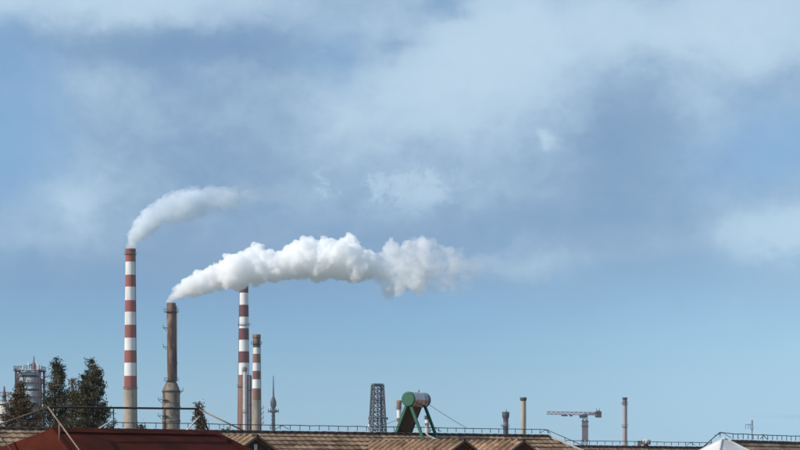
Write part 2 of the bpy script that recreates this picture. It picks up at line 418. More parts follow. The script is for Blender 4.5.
# lower roof further right, then the right-hand house
q0 = at(566, 446.4, 86); rr2 = Vector((math.cos(R(42)), math.sin(R(42)), 0))
def along(p, d, px):                              # move along d until the point is seen at column px
    k = (px-400)/FPX; s = (k*p.y-p.x)/(d.x-k*d.y); return p+d*s
q1 = along(q0, rr2, 760)
T2, *_ = roof_house('lower dark edged tan roof between the two taller tiled roofs', q0, q1, 5.0, 0, 0, 0)
rail('thin rod railing on the lower middle ridge', [q0+up*0.10, q1+up*0.10], 0.15, 0.5, None, braces=(0.62,))
rr3 = Vector((math.cos(R(56)), math.sin(R(56)), 0)); s0 = at(733, 441.6, 70); s1 = along(s0, rr3, 800) + rr3*6
T3, A3, B3, N3, R3, base3 = roof_house('tan tiled house with hipped end at the right edge', s0, s1, 5.0, 0, 5.0, 0)
hA = s0 + (-rr3*5-N3*5-up*5*math.tan(TP))*0.16
rail('rod railing wrapping the right-hand hipped roof', [hA+up*0.10, s0-rr3*0.3-N3*0.35+up*0.16, s0+up*0.10, s1+up*0.10], 0.17, 0.42, None, braces=(0.22,))

# white pyramid turret cap on the hipped end
wc = at(724, 439, 66.5); wt = thing('roof_turret', 'white metal pyramid turret cap before the right-hand hipped roof', 'turret', wc-up*2.0, R(28))
hw = 1.05
MB().add([(-.09, 0, 2.0), (.09, 0, 2.0), (-hw, -hw, 1.28), (hw, -hw, 1.28), (hw, hw, 1.28), (-hw, hw, 1.28)],
         [(0, 2, 3, 1), (1, 3, 4), (1, 4, 5, 0), (0, 5, 2)]).build('cap', M_wmetal, wt)
for (x_, y_, e_) in ((-hw, -hw, -.09), (hw, -hw, .09), (hw, hw, .09), (-hw, hw, -.09)): MB().bar((x_, y_, 1.29), (e_, 0, 2.01), 0.035).build('hip_batten', mat('off_white_trim', (.6, .6, .6), .6, .2, 3.0), wt)
MB().lathe([(0.05, 1.97), (0.05, 2.04), (0.0, 2.07)], 10).build('finial', M_wmetal, wt)
MB().box((0, 0, 0.64), (1.9, 1.9, 1.28)).build('wall', M_wmetal, wt)

# ------------------------------------------------------------------ red metal roof in front
rb = thing('red_roofed_house', 'house with smooth red metal hipped roof in the left foreground', 'house', (0, 0, 0))
thr = R(50); r5 = Vector((math.cos(thr), math.sin(thr), 0)); n5 = Vector((r5.y, -r5.x, 0))
P1 = at(52, 428.6, 48); P2 = along(P1, r5, 214)
base = Vector((P1.x, P1.y, 0)); rb.location = base
tp1, t2 = 0.5, 0.4; RUN = 5.0
def hipv(sr, sn): return r5*sr*t2 + n5*sn - up*tp1     # per metre of front run
a, b = P1-base, P2-base
cA, cB = a+(-n5*1.0-r5*0.95-up*0.5)*RUN, a+hipv(-1, 1)*RUN; cC, cD = b+hipv(1, 1)*RUN, b+hipv(1, -1)*RUN
def slope(name, pts, mtl): return MB().add(pts, [tuple(range(len(pts)))]).build(name, mtl, rb)
slope('front_slope', [a, cB, cC, b], M_redroof); slope('left_slope', [a, cA, cB], M_redroof)
slope('rear_slope', [b, cD, cA, a], M_redroof); slope('right_slope', [b, cC, cD], M_redroof)
# folded ridge and hip flashings, standing proud with a real lower lip
def flashing(p, q, s1_, s2_, w=0.26, lift=0.035, lip=0.03):
    """two leaves either side of an edge p-q; s1_, s2_ point down the two slopes"""
    for sd in (s1_, s2_):
        sd = sd.normalized(); e = (q-p).normalized(); nm = e.cross(sd); nm = nm if nm.z > 0 else -nm
        o1, o2 = nm*lift, nm*(lift+0.0)
        A_, B_ = p+up*lift*1.1, q+up*lift*1.1; C_, D_ = q+sd*w+o1, p+sd*w+o1
        E_, F_ = C_-nm*lip, D_-nm*lip
        MB().add([A_, B_, C_, D_, E_, F_], [(0, 1, 2, 3), (3, 2, 4, 5)]).build('flashing', M_redroof, rb)
fs_, ls_ = (n5-up*tp1), (-r5-up*tp1/t2)
flashing(a, b, fs_, (-n5-up*tp1), 0.24)
flashing(b, cC, ((cB-cC).normalized()+(-fs_*0.0)+ (b-cC).normalized()*0.0), (cD-cC), 0.22)
flashing(a, cB, (cC-cB), (cA-cB), 0.10, 0.02, 0.015)
zt = cA.z-0.1
ins = lambda c: Vector((c.x*0.92+(b.x)*0.04, c.y*0.92+b.y*0.04, 0))
w4 = [ins(c) for c in (cA, cB, cC, cD)]
MB().add([*w4, *[c+up*zt for c in w4]], [(0, 1, 5, 4), (1, 2, 6, 5), (2, 3, 7, 6), (3, 0, 4, 7)]).build('wall', M_wall, rb)

# pipe frame standing over the red roof: dark ridge pipe, tan hip pipes, posts and braces
pf = thing('roof_pipe_frame', 'pipe frame with dark ridge rail and tan hip rails over the red roof', 'pipe frame', base)
tA = at(48, 407.0, P1.y)-base; tB = Vector((b.x, b.y, 0)) + up*(at(0, 408.3, P2.y).z); tB = at(198, 408.8, P2.y-0.2)-base
def pipe(pts, r, m, name): return MB().tube(pts, r, 8).build(name, m, pf)
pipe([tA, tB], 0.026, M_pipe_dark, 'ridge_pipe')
ea = tA+(-n5-r5*0.95-up*tp1)*2.2; eb = tA+hipv(-1, 1)*2.9; ec = tB+hipv(1, 1)*1.15 + n5*0.05
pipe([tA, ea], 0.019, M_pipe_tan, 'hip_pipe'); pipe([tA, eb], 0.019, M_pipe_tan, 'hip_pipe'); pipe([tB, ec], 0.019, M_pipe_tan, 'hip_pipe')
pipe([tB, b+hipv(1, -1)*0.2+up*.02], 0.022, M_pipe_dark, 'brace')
def post(px, m=M_pipe_dark, r=0.016):
    gp = along(P1, r5, px)-base; f = (px-48)/(198-48); tpt = tA+(tB-tA)*f
    pipe([gp+up*0.01, Vector((gp.x, gp.y, tpt.z))], r, m, 'post')
post(113.5); post(165)
for (tt, f, dz) in ((eb, 0.27, 0.46), (ea, 0.40, 0.42)):
    p_ = tA+(tt-tA)*f; pipe([p_, p_-up*dz], 0.017, M_pipe_tan, 'post')
def on_ridge(px, h=0.01): return along(P1, r5, px)-base+up*h
pipe([on_ridge(98), on_ridge(115.5, 0.28)], 0.020, M_foil, 'brace')
pipe([on_ridge(187, 0.03), on_ridge(199.5, 0.40)], 0.020, M_foil, 'brace')
pipe([tA+(ea-tA)*0.42-up*0.06, tA+(ea-tA)*0.42+n5*1.2-r5*0.2-up*0.85], 0.016, M_pipe_dark, 'brace')

# ------------------------------------------------------------------ solar water heater on the tan ridge
hx = Vector((0.5, 0.866, 0)); hp = Vector((-0.866, 0.5, 0))        # tank axis (away), towards the collector foot
hc = ridge_pt(0, 0) if False else None
cen = along(Pa, rdir, 416.3)
sh = thing('solar_water_heater', 'green framed solar water heater with round brown tank on the ridge', 'water heater', cen)
L = 1.32; zc = 1.345; rt = 0.285
tk0, tk1 = hx*(-L/2)+up*zc, hx*(L/2)+up*zc
tank = MB().tube([tk0+hx*0.05, tk0+hx*0.052, tk1-hx*0.052, tk1-hx*0.05], [rt-.012, rt, rt, rt-.012], 36, False).build('tank', M_tank, sh)
for (p_, d_) in ((tk0, 1), (tk1, -1)):
    MB().tube([p_, p_+hx*0.018*d_, p_+hx*0.075*d_], [rt-.03, rt+.004, rt+.006], 36).build('end_cap', M_green, sh)
for off in (0.33, 0.66, 0.99): MB().tube([tk0+hx*off, tk0+hx*(off+.02)], rt+.005, 36).build('tank_band', M_tank, sh)
MB().tube([hx*.2+up*(zc+rt-.02), hx*.2+up*(zc+rt+.10)], .018, 8).build('vent_nipple', M_steel, sh)
for e_, off in ((tk0, 0.10), (tk1, -0.10)):
    o_ = e_+hx*off
    lf = o_+hp*0.72-up*(zc+0.25); rf = o_-hp*0.66-up*(zc+0.28)
    MB().bar(o_+hp*0.10-up*0.20, lf, 0.085, 0.10).build('collector_rail', M_green, sh)
    MB().bar(o_-hp*0.06-up*0.22, rf, 0.085, 0.10).build('leg', M_green, sh)
    MB().bar(o_+hp*0.16-up*0.21, o_-hp*0.16-up*0.21, 0.07, 0.06).build('cradle', M_green, sh)
# vacuum tubes, each its own part, dark seen from below
nt = 15
o0 = hp*0.13-up*0.22; o1 = hp*0.70-up*(zc+0.16)
tm = MB().tube([o0+up*zc, o1+up*zc], 0.028, 8).mesh('collector_tube'); tm.materials.append(M_glass)
for i in range(nt):
    o = bpy.data.objects.new('collector_tube', tm); COL.objects.link(o); o.parent = sh; o.location = hx*(-L/2+0.16+i*(L-0.32)/(nt-1))
offb = Vector((hp.x*-0.045, hp.y*-0.045, -0.03))
MB().add([o0+up*zc+offb-hx*(L/2-.12), o0+up*zc+offb+hx*(L/2-.12), o1+up*zc+offb+hx*(L/2-.12), o1+up*zc+offb-hx*(L/2-.12)], [(0, 1, 2, 3)]).build('reflector_sheet', M_glass, sh)
e_ = hx*(L/2-0.10)
MB().tube([e_+hp*0.18-up*0.12+up*zc, e_+hp*-0.02+up*(zc-0.32)-hx*.35, e_+hp*0.2+up*(zc-0.95)-hx*.5], 0.022, 8).build('overflow_pipe', M_pipe_tan, sh)
pq = MB().tube([hx*-.5-hp*0.66+up*0.10, hx*-.4-hp*0.74-up*0.05, hx*-.35-hp*1.0-up*0.18, hx*-.2-hp*1.35-up*0.42], [0.03, .032, .034, .034], 8).build('feed_pipe', M_foil, sh)
# cables
def cable(label, p, q, sag, r=0.009):
    b_ = Vector(p); q = Vector(q)-b_; pts = [q*(i/14)-up*sag*4*(i/14)*(1-i/14) for i in range(15)]
    return tag(MB().tube(pts, r, 5).build('cable', M_dark, None, b_), label, 'cable')
cable('thin dark cable falling right from the solar heater tank', cen+tk1+up*-0.05, along(Pa, rdir, 468)+up*0.25, 0.03)
cable('thin dark cable left of the solar heater collector', cen+hp*0.45+up*0.75, along(Pa, rdir, 378)+up*0.3, 0.05, 0.007)
# small things on the ridges
p_ = along(Pa, rdir, 369)
tag(MB().lathe([(0.06, -.1), (0.06, 0.20), (0.035, 0.25), (0.028, 0.36), (0, 0.37)], 12).build('vent_pipe', M_wmetal, None, p_), 'small white bottle shaped vent pipe on the tan ridge', 'vent pipe')
p_ = along(q0, rr2, 646); tv = thing('turbine_vent', 'small round turbine vent on the lower middle ridge', 'roof vent', p_)
MB().lathe([(0.12, -.1), (0.12, .13)], 12).build('collar', M_steel, tv)
MB().lathe([(0.10, .13), (0.17, .18), (0.19, .26), (0.15, .34), (0.0, .38)], 14).build('turbine', M_foil, tv)
for k in range(8):
    an = k*math.pi/4; MB().bar((.19*math.cos(an), .19*math.sin(an), .14), (.20*math.cos(an+.3), .20*math.sin(an+.3), .33), .03, .01).build('vane', M_steel, tv)
MB().box((-.30, 0, .14), (.16, .14, .30)).build('motor_box', M_mauve, tv)

# ------------------------------------------------------------------ conifers
def conifer(name, label, px, top, Y, prof, dens, lm, lean=0.0, group='conifers behind the tan ridge', seed=1, z_lo=8.0):
    """prof: list of (photo row, left px, right px) outlining the crown"""
    rnd = np.random.default_rng(seed); base_ = at(px, HOR, Y); base_.z = 0
    ztop = at(px, top, Y).z
    T = thing(name, label, 'tree', base_, 0, group)
    trunk = [(0, 0, 0), (0.1, 0, ztop*0.4), (-0.05, .05, ztop*0.75), (lean, 0, ztop-0.25)]
    MB().tube(trunk, [0.26, 0.2, 0.10, 0.02], 9).build('trunk', M_bark, T)
    k = Y/FPX; zs = [at(0, p[0], Y).z for p in prof]; lo = [(p[1]-px)*k for p in prof]; hi = [(p[2]-px)*k for p in prof]
    zi = zs[::-1]; lo = lo[::-1]; hi = hi[::-1]
    V = []; limbs = []
    z = z_lo; dz = 0.26
    while z < ztop-0.05:
        l_, h_ = np.interp(z, zi, lo), np.interp(z, zi, hi); mid, rad = (l_+h_)/2, (h_-l_)/2*1.12*min(1.0, 0.25+0.75*(ztop-z)/0.9)
        nb = dens if z < ztop-0.5 else max(3, dens//2)
        for _ in range(nb):
            an = rnd.random()*2*np.pi; L_ = max(0.06, rad*(0.62+0.5*rnd.random()))
            if rnd.random() < 0.10: L_ *= 1.18
            dirv = np.array([np.cos(an), np.sin(an), 0.0]); c0 = np.array([mid*0.6, 0, z-0.12*L_]); tip = np.array([mid, 0, z+0.20+0.22*L_*rnd.random()])+dirv*L_
            limbs.append((c0, tip))
            n_c = max(2, int(2+L_*5.5))
            for q in range(n_c):
                f = 0.30+0.72*(q+rnd.random()*.6)/n_c; c = c0+(tip-c0)*f+rnd.normal(size=3)*0.035
                s_ = (0.115-0.045*f)*(0.8+.5*rnd.random()); m = 24
                ctr = c+rnd.normal(size=(m, 3))*s_*np.array([1, 1, .8])
                ax = dirv*0.6+np.array([0, 0, .75])+rnd.normal(size=(m, 3))*0.55; ax /= np.linalg.norm(ax, axis=1)[:, None]
                sd = np.cross(ax, rnd.normal(size=(m, 3))); sd /= np.linalg.norm(sd, axis=1)[:, None]
                ln = 0.035+0.055*rnd.random((m, 1)); wd = ln*0.36
                V.append(np.stack([ctr-ax*ln*.5, ctr+sd*wd, ctr+ax*ln, ctr-sd*wd], 1).reshape(-1, 3))
        z += dz*(0.8+.4*rnd.random())
    V = np.concatenate(V); nq = len(V)//4
    me = bpy.data.meshes.new('crown'); me.vertices.add(len(V)); me.vertices.foreach_set('co', V.ravel().astype(np.float32))
    me.loops.add(nq*4); me.loops.foreach_set('vertex_index', np.arange(nq*4, dtype=np.int32))
    me.polygons.add(nq); me.polygons.foreach_set('loop_start', np.arange(nq, dtype=np.int32)*4); me.update(calc_edges=True); me.validate()
    obj('crown', me, lm, T)
    # limbs
    for c0, tip in limbs[::max(1, len(limbs)//40)]:
        MB().tube([(0, 0, max(1, c0[2]-.1)), tuple(c0+(tip-c0)*.4), tuple(tip)], [.04, .028, .010], 5).build('limb', M_bark, T)
    return T
conifer('conifer_tree', 'slim dark conifer just right of the round refinery column', 57, 359, 96,
        [(359, 53, 55), (363, 51, 60), (370, 52, 64), (376, 50, 65), (384, 48, 64), (395, 46, 68), (405, 44, 70), (415, 40, 74), (432, 36, 78), (470, 33, 82)], 7, L_green, -0.15, seed=3)
conifer('conifer_tree', 'tallest broad dark conifer beside the striped chimney', 93, 360.5, 92,
        [(361, 90, 93), (365, 86, 98), (372, 85, 101), (380, 81, 103), (388, 79, 105), (396, 77, 107), (404, 75, 109), (415, 73, 111), (428, 70, 112), (470, 66, 118)], 9, L_green, 0.05, seed=5)
conifer('conifer_tree', 'small brownish conifer before the round refinery column', 21, 383, 88,
        [(383, 19, 22), (392, 16, 25), (400, 12, 29), (410, 8, 33), (420, 4, 38), (432, 0, 44), (470, -6, 50)], 9, L_brown, 0.0, seed=8)
conifer('conifer_tree', 'short conifer filling the gap between the two tall dark ones', 73, 383, 99,
        [(382, 70, 75), (388, 67, 78), (396, 65, 80), (410, 62, 84), (430, 58, 88), (470, 54, 92)], 7, L_brown, 0.0, seed=11)
conifer('conifer_tree', 'small rusty brown conifer tip by the right end of the dark pipe', 198.5, 402, 90,
        [(402, 198, 199.5), (408, 197, 201), (415, 196, 202), (420, 194, 203), (430, 193, 205), (470, 190, 208)], 7, L_brown, 0.0, seed=14)
def bush(label, px, top, Y, w, seed):
    conifer('shrub_top', label, px, top, Y, [(top, px-w*.3, px+w*.3), (top+3, px-w, px+w), (432, px-w*1.2, px+w*1.2), (470, px-w*1.3, px+w*1.3)], 8, L_green, 0, 'dark bush tops above the ridge', seed, 12.0)['category'] = 'bush'
bush('dark bush top at the foot of the tall striped chimney', 140, 426, 84, 5, 21)
bush('dark bush top behind the ridge left of the white pipe stack', 226, 427, 84, 9, 22)

# ------------------------------------------------------------------ chimneys and plant
def at_base(px, Y): p = at(px, HOR, Y); p.z = 0; return p
def ring_platform(T, r, z, w=0.9, n=20, m=None, cx=0, posts=10):
    m = m or M_dark
    pl = MB().lathe([(r, z-0.12), (r+w, z-0.06), (r+w, z), (r, z)], n).build('platform', m, T)
    ra = MB()
    ra.lathe([(r+w-.05, z+1.0), (r+w+.03, z+1.0), (r+w+.03, z+1.08), (r+w-.05, z+1.08)], n)
    for k in range(posts): a_ = 2*math.pi*k/posts; ra.bar(((r+w)*math.cos(a_), (r+w)*math.sin(a_), z), ((r+w)*math.cos(a_), (r+w)*math.sin(a_), z+1.0), 0.08)
    ra.build('railing', m, pl)
def bracket(T, r, z, ang, m=None, w=1.3):
    """small side landing with rail"""
    c, s = math.cos(ang), math.sin(ang); mb = MB()
    M = Matrix.Rotation(ang, 3, 'Z')
    mb.box((c*(r+w/2), s*(r+w/2), z), (w, w*1.4, 0.14), M=M)
    for q in (-.6, .6): mb.bar(Vector((c*(r+w), s*(r+w), z))+M@Vector((0, q*w, 0)), Vector((c*(r+w), s*(r+w), z+1.1))+M@Vector((0, q*w, 0)), .09)
    mb.bar((c*(r+w), s*(r+w), z), (c*r, s*r, z-w*.9), .14)
    mb.build('landing', m or M_dark, T)
def ladder(T, r0, r1, z0, z1, ang, m=None):
    c, s = math.cos(ang), math.sin(ang); tx, ty = -s*.25, c*.25; mb = MB()
    for q in (-1, 1): mb.bar((c*(r0+.25)+tx*q, s*(r0+.25)+ty*q, z0), (c*(r1+.25)+tx*q, s*(r1+.25)+ty*q, z1), .09)
    n = int((z1-z0)/1.2)
    for i in range(n):
        f = (i+.5)/n; r = r0+(r1-r0)*f+.25; z = z0+(z1-z0)*f; mb.bar((c*r-tx, s*r-ty, z), (c*r+tx, s*r+ty, z), .07)
    mb.build('ladder', m or M_dark, T)

def banded(label, px, Y, top, wtop, wbot, bands, lower, rim=None, extra=()):
    """tapered round chimney; bands = [(row_end, material, name)] from the top down in photo rows, then the lower shaft"""
    k = Y/FPX; T = thing('industrial_chimney', label, 'chimney', at_base(px, Y)); H = at(0, top, Y).z
    zb = at(0, 428, Y).z
    def rad(z): return (wtop + (wbot-wtop)*(H-z)/(H-zb))*k/2
    z1 = H
    for row, m, nm in bands:
        z0 = at(0, row, Y).z
        MB().lathe([(rad(z0), z0), (rad(z1), z1)], 40).build(nm, m, T); z1 = z0
    MB().lathe([(rad(0), 0), (rad(z1), z1)], 40).build('shaft', lower, T)
    rt_ = rad(H); MB().lathe([(rt_, H), (rt_*.82, H), (rt_*.8, H-4)], 40).build('rim', bands[0][1], T)
    MB().lathe([(rt_*.79, H-3.5), (0.001, H-3.5)], 24).build('flue', M_dark, T)
    return T, rad, H
red, wht = (M_red, 'red_band'), (M_white, 'white_band')
rows = [262, 275, 287, 300.5, 312, 325, 338, 350.5, 363, 376, 388.5]
T, rad, H = banded('tallest red and white banded chimney, left of all the stacks', 130.5, 1000, 249, 9.6, 13.6,
                   [(r_, *(red if i % 2 == 0 else wht)) for i, r_ in enumerate(rows)], M_conc)
zz = at(0, 254.5, 1000).z; ring_platform(T, rad(zz), zz, 0.7); MB().lathe([(rad(H)+.02, H-1.0), (rad(H)+.28, H-.8), (rad(H)+.28, H+.05), (rad(H)-.5, H+.05)], 40).build('crown_ring', M_red, T)
zz = at(0, 389, 1000).z; ring_platform(T, rad(zz), zz, 0.5)
ladder(T, rad(30), rad(H), 30, H, R(-20))

mar = (M_maroon, 'maroon_band')
rows = [293, 305, 317, 328.5, 340, 351.5, 363, 375]
T, rad, H = banded('maroon and white banded chimney topped by the big steam plume', 244, 1150, 284, 8.6, 12.4,
                   [(r_, *(mar if i % 2 == 0 else wht)) for i, r_ in enumerate(rows)], M_brick)
for rw in (325, 387): zz = at(0, rw, 1150).z; ring_platform(T, rad(zz), zz, 0.9)
ladder(T, rad(30), rad(H), 30, H, R(200))

brn = (M_brick, 'brown_band')
T, rad, H = banded('shorter rust topped chimney with three white bands beside the maroon one', 256.5, 850, 335, 6.8, 9.4,
                   [(347.6, M_rust, 'rusty_top'), (354, *wht), (363, *brn), (371, *wht), (379.5, *brn), (388.5, *wht), (400, *brn)], M_conc)
zz = at(0, 344, 850).z; ring_platform(T, rad(zz), zz, 0.8, posts=12); MB().lathe([(rad(H), H-1.6), (rad(H)+.35, H-1.4), (rad(H)+.35, H+.2), (rad(H), H+.2)], 30).build('crown_ring', M_rust, T)
for rw in (408, 413, 418, 423): zz = at(0, rw, 850).z; bracket(T, rad(zz), zz, 0.0, M_steel, 1.1)
ladder(T, rad(30), rad(H), 20, H, R(-15), M_steel)

# rusty flare-like stack with bulged base
Y = 700; k = Y/FPX; T = thing('steel_stack', 'rusty brown stack on a wide shouldered drum, steaming at its top', 'stack', at_base(171.3, Y))
Z = lambda row: at(0, row, Y).z
rT, rN, rBd = 4.5*k, 4.1*k, 8.7*k
MB().lathe([(rN, Z(381)), (rN*1.02, Z(352)), (rT, Z(320)), (rT, Z(303))], 36).build('upper_shaft', M_rust, T)
MB().lathe([(rT, Z(303)), (rT*.85, Z(303)), (rT*.8, Z(312)), (.01, Z(312))], 36).build('mouth', M_dark, T)
MB().lathe([(rBd, Z(392)), (rBd*.93, Z(388.5)), (rBd*.66, Z(383)), (rN, Z(381))], 36).build('shoulder', M_rustlo, T)
MB().lathe([(rBd, 0), (rBd, Z(392))], 36).build('drum', M_rustlo, T)
for rw in (391.5, 407, 421): MB().lathe([(rBd, Z(rw)-.35), (rBd+.22, Z(rw)-.3), (rBd+.22, Z(rw)+.3), (rBd, Z(rw)+.35)], 36).build('hoop', M_dark if rw < 400 else M_rustlo, T)
ring_platform(T, rT, Z(312), 1.0); ring_platform(T, rN, Z(381), 1.1)
for rw, r_ in ((328, rT), (347, rT)): bracket(T, r_, Z(rw), R(190), w=1.2)
bracket(T, rT, Z(347), R(-75), M_rust, w=.8)
for rw in (400, 416): bracket(T, rBd, Z(rw), R(195), w=1.5); bracket(T, rBd, Z(rw), R(235), w=1.4)
bracket(T, rBd, Z(391), R(-10), w=1.1); bracket(T, rN, Z(365), R(0), w=.6)
ladder(T, rBd, rBd, 20, Z(392), R(215)); ladder(T, rN, rT, Z(381), Z(304), R(-50))
MB().tube([(rN*1.25, -.5, Z(381)), (rT*1.13, -.5, Z(306))], .28, 8).build('side_pipe', M_rust, T)

# slim white pipe stack
Y = 900; k = Y/FPX; Z = lambda row: at(0, row, Y).z; T = thing('steel_stack', 'slim white pipe stack in front of the maroon banded chimney', 'stack', at_base(244.8, Y))
r_ = 2.0*k; MB().lathe([(r_, 0), (r_, Z(371))], 24).build('shaft', M_wmetal, T)
MB().lathe([(r_*1.08, Z(371)), (r_*1.08, Z(367)), (r_*.7, Z(367))], 24).build('cap', M_mauve, T)
ring_platform(T, r_, Z(371), .5, 16, M_mauve, posts=8); ring_platform(T, r_, Z(412.5), .6, 16, M_rust, posts=8)
ladder(T, r_, r_, 20, Z(371), R(-150), M_mauve)
T = thing('steel_stack', 'added dark grey pipe drawing the shaded side of the maroon banded chimney', 'stack', at_base(250.2, 930)); r_ = 1.5*930/FPX  # dark pipe added to draw the shaded side of the maroon banded chimney
MB().lathe([(r_, 0), (r_, at(0, 376, 930).z), (r_*.5, at(0, 375, 930).z)], 20).build('shaft', M_steel, T)
for rw in (390, 405, 420): zz = at(0, rw, 930).z; MB().lathe([(r_, zz-.2), (r_+.25, zz-.2), (r_+.25, zz+.2), (r_, zz+.2)], 20).build('flange', M_dark, T)

def small_stack(label, px, Y, top, w, parts, cap=None, plats=(), bpx=None):
    k = Y/FPX; T = thing('steel_stack', label, 'stack', at_base(px, Y)); r_ = w*k/2; z1 = at(0, top, Y).z
    for row, m, nm in parts:
        z0 = 0 if row is None else at(0, row, Y).z
        MB().lathe([(r_, z0), (r_, z1)], 24).build(nm, m, T); z1 = z0
    zt_ = at(0, top, Y).z; MB().lathe([(r_, zt_), (r_*.75, zt_), (r_*.72, zt_-2), (.01, zt_-2)], 24).build('mouth', M_dark, T)
    if cap: MB().lathe([(r_, zt_-cap[1]*k*1.6), (r_*cap[0], zt_-cap[1]*k), (r_*cap[0], zt_+.05), (r_*.8, zt_+.05)], 24).build('cap', cap[2], T)
    for row, m in plats: ring_platform(T, r_, at(0, row, Y).z, .55*max(1, Y/900), 16, m, posts=8)
    ladder(T, r_, r_, 10, zt_, R(-35), M_dark)
    return T
small_stack('short rust and white stack between lattice tower and solar heater', 399, 900, 400.5, 4.4, [(409, M_rust, 'rusty_top'), (418, M_white, 'white_band'), (422, M_rust, 'rusty_band'), (None, M_cream, 'shaft')], (1.25, 3, M_rust), ((409, M_rust),))
small_stack('small pale stack seen between the legs of the solar heater', 427, 900, 415.5, 4.0, [(419, M_rustlo, 'rusty_top'), (423, M_white, 'white_band'), (426, M_rust, 'rusty_band'), (None, M_cream, 'shaft')], (1.2, 2, M_steel), ((419, M_steel),))
T = small_stack('stubby dark headed stack left of the plain tan one', 505.7, 950, 412, 5.0, [(418, M_steel, 'dark_head'), (422, M_maroon, 'maroon_band'), (426, M_mauve, 'pale_band'), (None, M_steel, 'shaft')], (1.45, 4.5, M_steel), ((427, M_steel),))
MB().tube([(.3, 0, at(0, 412, 950).z), (.3, 0, at(0, 409.5, 950).z)], .18, 6).build('lightning_rod', M_dark, T)
bracket(T, 1.2, at(0, 426, 950).z, R(185), M_steel, 1.0)
small_stack('plain tan stack with flared dark cap', 523.3, 800, 397.5, 4.8, [(None, mat('tan_stack_paint', (0.47, 0.37, 0.25), .8, .2, .4, stretch=(1, 1, .3)), 'shaft')], (1.4, 2.2, M_steel))
small_stack('slim grey pink stack right of the crane', 624.7, 900, 397.5, 4.2, [(404, M_mauve, 'upper_shaft'), (None, mat('pinkish_grey_stack', (0.42, .34, .34), .75, .2, .4, stretch=(1, 1, .3)), 'shaft')], (1.15, 1.5, M_steel), ((404.5, M_steel), (427, M_mauve)))

# broadcasting spire
Y = 1900; k = Y/FPX; Z = lambda row: at(0, row, Y).z; T = thing('broadcast_tower', 'distant needle spire tower with lantern and cross arm', 'tower', at_base(273.4, Y))
MB().lathe([(2.6*k*.5*2, 0), (1.9*k, Z(428)), (1.5*k, Z(408))], 10).build('mast', M_steel, T)
MB().lathe([(1.5*k, Z(408.5)), (2.9*k, Z(406)), (3.1*k, Z(402)), (2.0*k, Z(399)), (1.0*k, Z(396.5))], 12).build('lantern', M_steel, T)
MB().lathe([(.9*k, Z(396.5)), (.55*k, Z(385)), (.35*k, Z(376)), (.01, Z(375.6))], 8).build('spire', M_steel, T)
MB().lathe([(1.5*k, Z(412.5)), (5.4*k, Z(411.8)), (5.4*k, Z(410.6)), (1.5*k, Z(410))], 12).build('deck', M_steel, T)
for a_ in range(6):
    c, s = math.cos(a_*math.pi/3), math.sin(a_*math.pi/3); MB().bar((c*5.2*k, s*5.2*k, Z(413)), (c*5.2*k, s*5.2*k, Z(408.6)), .5*k).build('aerial', M_steel, T)
for i in range(5):
    z0, z1 = Z(428-i*4), Z(424-i*4)
    for sg in (-1, 1): MB().bar((sg*2*k, -2.0*k, z0), (-sg*2*k, -2.0*k, z1), .45*k).build('brace', M_steel, T)

# lattice tower
def lattice(name, label, cat, px, Y, top, wt, wb, row_b, levels, m, bw):
    k = Y/FPX; T = thing(name, label, cat, at_base(px, Y), R(17)); H = at(0, top, Y).z; zb = at(0, row_b, Y).z
    wt, wb = wt*.80, wb*.80
    def hw(z): return (wt+(wb-wt)*(H-z)/(H-zb))*k/2
    for sx in (-1, 1):
        for sy in (-1, 1):
            MB().bar((sx*hw(0), sy*hw(0), 0), (sx*hw(H), sy*hw(H), H), bw*1.5).build('leg', m, T)
    dz = (H-zb)/levels; z = H; lv = 0
    while z-dz > -1 and lv < levels+3:
        z0 = z-dz; a1, a0 = hw(z), hw(z0)
        for q in range(4):
            M = Matrix.Rotation(q*math.pi/2, 3, 'Z')
            MB().bar(M@Vector((-a1, -a1, z)), M@Vector((a1, -a1, z)), bw).build('strut', m, T)
            MB().bar(M@Vector((-a1, -a1, z)), M@Vector((a0, -a0, z0)), bw*.8).build('brace', m, T)
            MB().bar(M@Vector((a1, -a1, z)), M@Vector((-a0, -a0, z0)), bw*.8).build('brace', m, T)
        z = z0; lv += 1
    return T, hw, H
T, hw, H = lattice('lattice_tower', 'dark steel lattice tower left of the solar heater', 'tower', 377.6, 900, 385, 11.8, 17.0, 430, 5, M_steel, 0.37)
k = .45
MB().lathe([(.42, 0), (.42, H-1.5)], 14).build('riser_pipe', mat('pale_mauve_riser', (.33, .27, .30), .7, .2, .5), T)
for (x_, y_) in ((1.2, -.5),): MB().lathe([(.2, 0), (.2, H-.5)], 10, (x_, y_, 0)).build('riser_pipe', M_steel, T)
for rw in (386, 400, 418): zz = at(0, rw, 900).z; a_ = hw(zz)+.3; MB().box((0, 0, zz), (a_*2, a_*2, .22)).build('deck', M_steel, T)
MB().box((0, 0, H+.5), (hw(H)*2+.5, hw(H)*2+.5, .14)).build('top_rail', M_steel, T)
zz = at(0, 418.5, 900).z
for sg, rr_ in ((-1, .9), (1, .6)):
    d_ = MB().tube([(sg*(hw(zz)+.9), -1.0, zz), (sg*(hw(zz)+1.1), -1.35, zz), (sg*(hw(zz)+1.2), -1.6, zz)], [.2, rr_*.7, rr_], 16).build('dish', M_mauve, T)
    MB().bar((sg*hw(zz), 0, zz), (sg*(hw(zz)+1.0), -1.0, zz), .25).build('bracket', M_steel, T)

